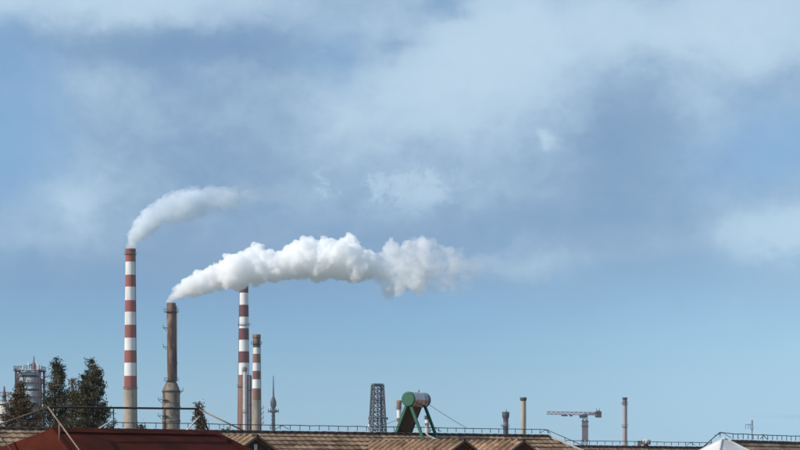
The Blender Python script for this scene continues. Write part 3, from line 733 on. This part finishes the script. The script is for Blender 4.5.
# tower crane
Y = 1500; k = Y/FPX; Z = lambda row: at(0, row, Y).z; T = thing('tower_crane', 'flat topped tower crane with long jib pointing left', 'crane', at_base(585, Y))
mw = 1.55
for sx in (-1, 1):
    for sy in (-1, 1): MB().bar((sx*mw, sy*mw, 0), (sx*mw, sy*mw, Z(415)), .55).build('mast_leg', M_mauve, T)
zt_ = Z(415); nlev = 12
for i in range(nlev):
    z0, z1 = zt_*i/nlev, zt_*(i+1)/nlev
    for q in range(4):
        M = Matrix.Rotation(q*math.pi/2, 3, 'Z'); sg = 1 if i % 2 else -1
        MB().bar(M@Vector((-mw*sg, -mw, z0)), M@Vector((mw*sg, -mw, z1)), .42).build('mast_brace', M_mauve, T)
        MB().bar(M@Vector((-mw, -mw, z1)), M@Vector((mw, -mw, z1)), .35).build('mast_strut', M_mauve, T)
MB().box((0, 0, (Z(421)+Z(440))/2), (4.4, 4.4, Z(421)-Z(440))).build('climbing_frame', mat('crane_frame_grey', (.19, .15, .165), .7, .3, .5), T)
for rw in (421, 426, 440): MB().box((0, 0, Z(rw)), (5.6, 5.6, .35)).build('walkway', M_steel, T)
MB().lathe([(2.0, Z(417.5)), (2.2, Z(415)), (1.7, Z(413.8))], 16, caps=(True, True)).build('slewing_ring', M_steel, T)
# jib truss (to the left), local x = to the right of the picture
xl, xr = (546.8-585)*k, (597-585)*k
jt = lambda x: Z(411.6)-1.0+ (x-xl)*(-0.016)
jh, jw = 2.0, 1.1
for (yy, zz) in ((-jw, -jh/2), (jw, -jh/2), (-jw*.6, jh/2), (jw*.6, jh/2)):
    MB().bar((xl, yy, jt(xl)+zz), (xr, yy, jt(xr)+zz), .5).build('jib_chord', mat('pale_jib_paint', (.30, .26, .29), .7, .2, .5), T)
nb = 22
for i in range(nb):
    x0, x1 = xl+(xr-xl)*i/nb, xl+(xr-xl)*(i+1)/nb
    for yy in (-1, 1):
        s_ = 1 if i % 2 else -1
        MB().bar((x0, yy*jw*(.8-.2*s_), jt(x0)+jh/2*s_), (x1, yy*jw*(.8+.2*s_), jt(x1)-jh/2*s_), .40).build('jib_brace', M_mauve, T)
for px in (563, 566, 571): MB().box(((px-585)*k, 0, jt((px-585)*k)-jh/2-.7), (2.2, 1.8, 1.1)).build('trolley', M_steel, T)
MB().box(((581-585)*k, -1.6, jt(0)-jh/2-1.2), (2.6, 1.8, 2.3)).build('cab', M_steel, T)
for i in range(3): MB().box(((596.2+2.1*i-585)*k, 0, jt(xr)-.5+(0.25 if i == 1 else 0)), (1.45, 2.6, 5.4 if i == 1 else 4.6)).build('counterweight', M_dark, T)
MB().box(((592-585)*k, 0, jt(8)-.2), (5.5, 2.2, 1.6)).build('winch_house', M_mauve, T)
for px in (596.5, 599.5): MB().bar(((px-585)*k, 0, jt(xr)+2), ((px-585)*k, 0, jt(xr)+4.2), .3).build('rod', M_dark, T)

# far thin mast at right
Y = 1500; k = Y/FPX; Z = lambda row: at(0, row, Y).z; T = thing('antenna_mast', 'faint distant antenna mast over the right-hand ridge', 'mast', at_base(752, Y))
M_far = mat('haze_blue_grey_mast', (.22, .27, .33), .7, .2, .5)  # blue of the distance haze mixed into the mast colour
MB().lathe([(.75*k, 0), (.6*k, Z(420))], 8).build('pole', M_far, T)
MB().box((.2*k, 0, Z(423.5)), (1.5*k, .8, 6*k)).build('panel_aerial', M_far, T)
MB().bar((-6.3*k, 0, Z(424.6)), (0, 0, Z(424.2)), .6*k).build('arm', M_far, T)
for dx in (-6.2, -3.4, -1.6): MB().bar((dx*k, 0, Z(424.4)), ((dx-.3)*k, 0, Z(429 if dx < -3 else 427.5)), .55*k).build('dropper', M_far, T)
for sg in (-1, 1): MB().bar((sg*1.8*k, 0, Z(427)), (0, 0, Z(432)), .5*k).build('stay', M_far, T)

# refinery column at left
Y = 520; k = Y/FPX; Z = lambda row: at(0, row, Y).z; T = thing('refinery_column', 'round pale blue refinery column ringed by platforms behind the conifers', 'refinery column', at_base(30, Y))
rd = 10.3*k
MB().lathe([(rd, 0), (rd, Z(374)), (rd*.9, Z(371.5)), (rd*.5, Z(369.5)), (.01, Z(369))], 36).build('vessel', M_pale, T)
M_rack = mat('red_brown_steelwork', (.13, .065, .07), .75, .3, 1.2)
def square_deck(z, a, m=M_rack):
    dk = MB(); 
    for q in range(4):
        M = Matrix.Rotation(q*math.pi/2, 3, 'Z'); dk.box(M@Vector((0, -(a+rd)/2, z)), (2*a, a-rd+.3, .22), M=M)
    o = dk.build('deck', m, T); ra = MB()
    for q in range(4):
        M = Matrix.Rotation(q*math.pi/2, 3, 'Z'); ra.bar(M@Vector((-a, -a, z+1.1)), M@Vector((a, -a, z+1.1)), .08); ra.bar(M@Vector((-a, -a, z+.6)), M@Vector((a, -a, z+.6)), .06)
        for i in range(6): ra.bar(M@Vector((-a+2*a*i/6, -a, z)), M@Vector((-a+2*a*i/6, -a, z+1.1)), .08)
    ra.build('railing', m, o)
aD = 14.6*k*.88
for rw, a_ in ((371, aD*1.06), (383, aD*.93), (397, aD), (411, aD)): square_deck(Z(rw), a_)
for sx in (-1, 1):
    for sy in (-1, 1): MB().bar((sx*aD*.93, sy*aD*.93, 0), (sx*aD*.93, sy*aD*.93, Z(369.5)), .42).build('leg', M_rack, T)
for rw0, rw1 in ((371, 383), (383, 397), (397, 411), (411, 425)):
    for q in range(4):
        M = Matrix.Rotation(q*math.pi/2, 3, 'Z'); a_ = aD*.93
        MB().bar(M@Vector((-a_, -a_, Z(rw1))), M@Vector((-a_*.35, -a_, Z(rw0))), .2).build('brace', M_rack, T)
        MB().bar(M@Vector((a_, -a_, Z(rw1))), M@Vector((a_*.55, -a_, Z(rw0))), .2).build('brace', M_rack, T)
for rw in (376.5, 390, 404): MB().lathe([(rd, Z(rw)-.25), (rd+.14, Z(rw)-.2), (rd+.14, Z(rw)+.2), (rd, Z(rw)+.25)], 36).build('hoop', M_steel, T)
# head gear
MB().lathe([(.62, Z(370)), (.62, Z(364)), (.25, Z(363)), (.12, Z(356.5)), (.01, Z(356))], 14, (1.0, 0, 0)).build('vent_stack', M_mauve, T)
for (x_, t_, r_) in ((-1.6, 366, .3), (2.3, 364.5, .3), (-.2, 362.5, .22), (3.0, 367, .22), (-2.6, 367.5, .2), (1.8, 361, .12)): MB().lathe([(r_, Z(371)), (r_, Z(t_)), (.01, Z(t_)+.15)], 10, (x_, -.6, 0)).build('riser_pipe', M_pale, T)
for p_, q_ in (((-3.0, 0, Z(367)), (1.0, 0, Z(364.5))), ((1.0, 0, Z(362)), (2.6, 0, Z(370))), ((1.0, 0, Z(362)), (-1.2, 0, Z(370)))): MB().bar(p_, q_, .16).build('davit', M_rack, T)
for (x_, y_, r_, t_) in ((-rd-.4, -.9, .28, 374), (rd+.3, -1.0, .32, 380)): MB().lathe([(r_, 0), (r_, Z(t_)), (.01, Z(t_)+.2)], 10, (x_, y_, 0)).build('downcomer', M_mauve, T)
for rw in (377, 384, 391, 400): bracket(T, aD, Z(rw), R(-8), M_rack, 1.0)
# pipe bridge to the right of the column
T = thing('pipe_bridge', 'pale pipe bridge leaving the refinery column to the right', 'pipe bridge', at_base(48, 530)); Z = lambda row: at(0, row, 530).z
for rw, r_ in ((397.5, .42), (400.5, .3), (404, .5)): MB().tube([(-1.2, 0, Z(rw)), (9.5, 1.5, Z(rw))], r_, 12).build('pipe', M_pale, T)
for x_ in (0.5, 4.5, 8.5): MB().bar((x_, x_*.15, 0), (x_, x_*.15, Z(396.5)), .4).build('trestle', M_rack, T)
MB().bar((-1.2, -.6, Z(406.3)), (9.5, .9, Z(406.3)), .35).build('girder', M_rack, T); MB().bar((-1.2, -.6, Z(396)), (9.5, .9, Z(396)), .2).build('girder', M_rack, T)
# smaller column at the left edge
Y = 560; k = Y/FPX; Z = lambda row: at(0, row, Y).z; T = thing('refinery_column', 'small cream column with dark neck at the left edge', 'refinery column', at_base(4.2, Y))
MB().lathe([(5.0*k, 0), (5.0*k, Z(404)), (3.0*k, Z(402))], 26).build('vessel', M_cream, T)
MB().lathe([(2.2*k, Z(402)), (2.0*k, Z(394)), (1.2*k, Z(391)), (.8*k, Z(386.5)), (.01, Z(386))], 18).build('neck', M_mauve, T)
ring_platform(T, 2.2*k, Z(396), .8, 16, M_rack, posts=9); ring_platform(T, 5.0*k, Z(404), .7, 20, M_rack, posts=12); ring_platform(T, 5.0*k, Z(414), .8, 20, M_rack, posts=12)
MB().tube([(7*k, 0, 0), (7*k, 0, Z(397)), (5*k, 0, Z(394.5)), (0, 0, Z(394.5))], .3, 10).build('overhead_pipe', M_cream, T)

# ------------------------------------------------------------------ steam plumes (closed billow meshes filled with a scattering volume)
def vol_mat(name, dens, col=(0.9997, 0.9997, 0.9997)):
    m = bpy.data.materials.new(name); m.use_nodes = True; t = NT(m.node_tree); t.n.clear()
    o = t.new('ShaderNodeOutputMaterial'); v = t.new('ShaderNodeVolumePrincipled')
    v.inputs['Color'].default_value = (*col, 1); v.inputs['Density'].default_value = dens; v.inputs['Anisotropy'].default_value = 0.0
    t.l.new(v.outputs[0], o.inputs['Volume']); return m
ICO = None
def ico():
    global ICO
    if ICO is None:
        bm = bmesh.new(); bmesh.ops.create_icosphere(bm, subdivisions=2, radius=1.0)
        ICO = (np.array([v.co[:] for v in bm.verts]), np.array([[v.index for v in f.verts] for f in bm.faces])); bm.free()
    return ICO
TEX = {}
def billow(name, spheres, m, parent, voxel, disp, base):
    iv, jf = ico(); V = []; F = []; o = 0
    for c, r_ in spheres:
        V.append(iv*r_+np.array(c)-np.array(base)); F.append(jf+o); o += len(iv)
    V = np.concatenate(V); F = np.concatenate(F)
    me = bpy.data.meshes.new(name); me.from_pydata(V.tolist(), [], F.tolist())
    ob = bpy.data.objects.new(name, me); COL.objects.link(ob)
    md = ob.modifiers.new('r', 'REMESH'); md.mode = 'VOXEL'; md.voxel_size = voxel; md.use_smooth_shade = True
    for i, (sc_, st) in enumerate(disp):   # billow noise, then a clean closed skin again
        key = ('n', sc_)
        if key not in TEX:
            tx = bpy.data.textures.new('billow_noise', 'CLOUDS'); tx.noise_scale = sc_; tx.noise_depth = 3; TEX[key] = tx
        dm = ob.modifiers.new('d', 'DISPLACE'); dm.texture = TEX[key]; dm.strength = st; dm.mid_level = 0.5; dm.texture_coords = 'LOCAL'
    md = ob.modifiers.new('r2', 'REMESH'); md.mode = 'VOXEL'; md.voxel_size = voxel*1.1; md.use_smooth_shade = True
    dg = bpy.context.evaluated_depsgraph_get(); ev = ob.evaluated_get(dg); nm = bpy.data.meshes.new_from_object(ev); nm.name = name
    bpy.data.objects.remove(ob); bpy.data.meshes.remove(me)
    bm = bmesh.new(); bm.from_mesh(nm); seen = set(); kill = []
    for v in bm.verts:                                          # drop crumbs
        if v in seen: continue
        st_ = [v]; isl = []; seen.add(v)
        while st_:
            q = st_.pop(); isl.append(q)
            for e in q.link_edges:
                w_ = e.other_vert(q)
                if w_ not in seen: seen.add(w_); st_.append(w_)
        if len(isl) < 150: kill += isl
    bmesh.ops.delete(bm, geom=kill, context='VERTS'); bm.to_mesh(nm); bm.free()
    nm.materials.clear(); return obj(name, nm, m, parent)
def plume_spheres(outline, Y, step, seed, frac=(0.62, 0.42, 0.22), ups=0.6, cnt=(6, 5)):
    """outline rows (px, top, bottom) in photo pixels -> three generations of billows"""
    rnd = np.random.default_rng(seed); k = Y/FPX; out = []
    xs = [p[0] for p in outline]; tp_ = [p[1] for p in outline]; bt = [p[2] for p in outline]
    x = xs[0]
    while x <= xs[-1]:
        t_, b_ = np.interp(x, xs, tp_), np.interp(x, xs, bt); hh = (b_-t_)/2*k
        c = at(x, (t_+b_)/2, Y); r0 = hh*frac[0]
        c0 = np.array(c)+rnd.normal(size=3)*np.array([.15, .3, .12])*hh; out.append((c0, r0))
        for _ in range(cnt[0]):
            d = rnd.normal(size=3); d /= np.linalg.norm(d)
            r1 = hh*frac[1]*(0.6+.6*rnd.random()); lim = max(0.0, hh*1.0-r1)
            c1 = np.array(c)+d*np.array([1.0, 1.1, 1.0])*lim*(0.75+.25*rnd.random()); out.append((c1, r1))
            for _ in range(cnt[1]):
                e = rnd.normal(size=3); e /= np.linalg.norm(e); e = e+d*0.7+np.array([0, -.1, .15]); e /= np.linalg.norm(e)
                r2 = r1*(0.28+.3*rnd.random()); out.append((c1+e*r1*0.92, r2))
        x += step*(0.35+0.65*min(1, hh/(k*18)))
    return out
def turret(px, top, bot, w, seed, Y=700):
    """upright heap of billows"""
    rnd = np.random.default_rng(seed); k = Y/FPX; out = []; y = top+w*.45
    while y < bot-w*.25:
        r_ = w*k/2*(0.75+.5*rnd.random()); c = np.array(at(px+rnd.normal()*w*.12, y, Y))+np.array([0, rnd.normal()*w*k*.3, 0]); out.append((c, r_))
        for _ in range(7):
            d = rnd.normal(size=3); d /= np.linalg.norm(d); out.append((c+d*r_*.95, r_*(.25+.3*rnd.random())))
        y += w*.42
    return out
S1 = at(171.3, 303, 700)
PT = thing('steam_plume', 'thick white steam plume blowing right from the rusty stack', 'steam plume', S1)
V_dense = vol_mat('dense_white_steam', 0.70)
o1_ = [(171, 299, 306), (173, 294, 304), (177, 288, 301), (183, 281, 299.5), (190, 275, 298), (198, 270, 297), (207, 266, 296), (218, 262, 294), (230, 256, 293), (243, 251, 291),
       (256, 249, 288), (268, 251, 286), (278, 250, 285), (290, 245, 282), (303, 238, 281), (315, 238, 281), (328, 240, 282), (340, 237, 283), (350, 235, 284), (359, 242, 283), (366, 255, 282), (372, 260, 280)]
dsp = plume_spheres(o1_, 700, 7, 4, frac=(0.66, 0.38, 0.22), cnt=(9, 6))
for q_, (a_, b_, c_, d_) in enumerate(((256, 246, 278, 13), (233, 255, 280, 11), (303, 236, 268, 17), (312, 237, 264, 13), (324, 240, 266, 12), (347, 235, 272, 16), (353, 240, 275, 13), (338, 242, 268, 12), (214, 265, 286, 10), (196, 271, 290, 9), (290, 246, 272, 13), (360, 250, 277, 10), (271, 253, 280, 12))):
    dsp += turret(a_, b_, c_, d_, 100+q_)
billow('dense_billow', dsp, V_dense, PT, 0.22, ((2.6, 2.2), (1.0, 1.7), (0.42, 1.0)), S1)
tur, tur2 = [], []
for q_, (a_, b_, c_, d_) in enumerate(((383, 252, 285, 11), (389, 239, 298, 13), (397, 250, 295, 12), (404, 242, 291, 13), (412, 252, 288, 12), (420, 236, 294, 14), (430, 242, 290, 13), (439, 243, 293, 13), (448, 246, 284, 12))):
    if q_ < 6: tur += turret(a_, b_, c_, d_, 60+q_)
    if q_ > 4: tur2 += turret(a_, b_, c_, d_*1.1, 160+q_)
billow('thinning_billow', tur, vol_mat('bright_thinning_steam', 0.26), PT, 0.24, ((2.6, 2.8), (1.0, 1.8), (0.42, 0.9)), S1)
billow('thinning_billow', tur2, vol_mat('translucent_steam', 0.11), PT, 0.24, ((2.6, 3.0), (1.0, 2.2), (0.42, 1.0)), S1)
billow('thinning_billow', plume_spheres([(362, 256, 282), (372, 262, 281), (384, 256, 284), (396, 256, 284), (410, 256, 284), (424, 256, 282), (436, 258, 280)], 700, 7, 9, cnt=(6, 5)), vol_mat('inner_thinning_steam', 0.10), PT, 0.28, ((2.6, 2.8), (1.0, 1.8)), S1)
V_w1, V_w2, V_w3 = vol_mat('drifting_steam', 0.09), vol_mat('fading_steam', 0.05), vol_mat('vanishing_steam', 0.014)
wl = []
for q_, (a_, b_, c_, d_) in enumerate(((452, 250, 287, 11), (458, 248, 275, 10), (463, 258, 268, 8))): wl += turret(a_, b_, c_, d_, 80+q_)
billow('wisp', wl, V_w1, PT, 0.3, ((2.4, 2.8), (0.8, 1.2)), S1)
for q_, (ol, vm) in enumerate(((((453, 284, 299), (459, 281, 299), (465, 276, 295), (470, 270, 288)), V_w2), (((460, 252, 282), (467, 254, 284), (474, 258, 282), (480, 262, 278)), V_w2),
                               (((472, 256, 286), (486, 250, 284), (500, 254, 282), (516, 258, 284), (532, 260, 288), (546, 266, 286)), V_w3),
                               (((360, 260, 284), (368, 256, 281), (376, 260, 284), (384, 264, 288)), V_w1))):
    billow('wisp', plume_spheres(list(ol), 700, 7, 30+q_, frac=(.5, .45, .25), cnt=(6, 5)), vm, PT, 0.36, ((2.8, 3.4), (0.9, 1.3)), S1)

S2 = at(130.5, 249, 1000)
PT2 = thing('steam_plume', 'pale thinner steam plume drifting from the tallest banded chimney', 'steam plume', S2)
V_b, V_c, V_d = vol_mat('pale_steam', 0.15, (.91, .958, .995)), vol_mat('pale_faint_steam', 0.07, (.91, .958, .995)), vol_mat('pale_vanishing_steam', 0.009, (.91, .958, .995))
p1_ = [(130, 243, 252), (131, 237, 250), (135, 229, 246), (140, 220, 243), (146, 211, 239), (153, 204, 235), (161, 198, 231), (170, 193, 228), (180, 189, 224.5), (190, 187, 221), (200, 184, 218)]
billow('pale_billow', plume_spheres(p1_, 1000, 7, 14), V_b, PT2, 0.36, ((3.0, 2.8), (1.3, 2.0), (0.6, 1.0)), S2)
billow('dense_billow', plume_spheres([(130.5, 243, 253), (131.5, 236, 251), (135, 229, 246), (140, 221, 242), (146, 213, 238), (152, 207, 233)], 1000, 4, 19), vol_mat('fresh_pale_steam', 0.22, (.95, .975, .995)), PT2, 0.3, ((2.0, 1.2), (0.8, 0.7)), S2)
p2_ = [(192, 187, 220), (200, 184, 218), (210, 182, 216), (220, 182, 214), (230, 185, 211), (236, 190, 207)]
billow('thinning_billow', plume_spheres(p2_, 1000, 7, 15, cnt=(5, 5)), V_c, PT2, 0.38, ((3.2, 3.6), (1.3, 2.2), (0.6, 1.0)), S2)
V_e = vol_mat('pale_last_steam', 0.03, (.91, .958, .995))
for q_, (ol, vm) in enumerate(((((230, 186, 212), (240, 187, 210), (250, 188, 207), (257, 192, 203)), V_e), (((246, 176, 191), (253, 174, 190), (261, 177, 189)), V_d),
                               (((240, 184, 212), (256, 182, 210), (272, 182, 208), (288, 186, 206), (300, 190, 204)), vol_mat('pale_trace_steam', 0.005, (.91, .958, .995))))):
    billow('wisp', plume_spheres(list(ol), 1000, 7, 40+q_, frac=(.5, .45, .25), cnt=(6, 5)), vm, PT2, 0.45, ((3.2, 4.2), (1.2, 1.8)), S2)

# ------------------------------------------------------------------ thin haze over the plant
HZ = 0.00006
hz = MB().box((0, 2000, 87), (6020, 6020, 176)).build('haze', vol_mat('thin_haze', HZ, (0.86, 0.92, 1.0)))
hz['kind'] = 'stuff'
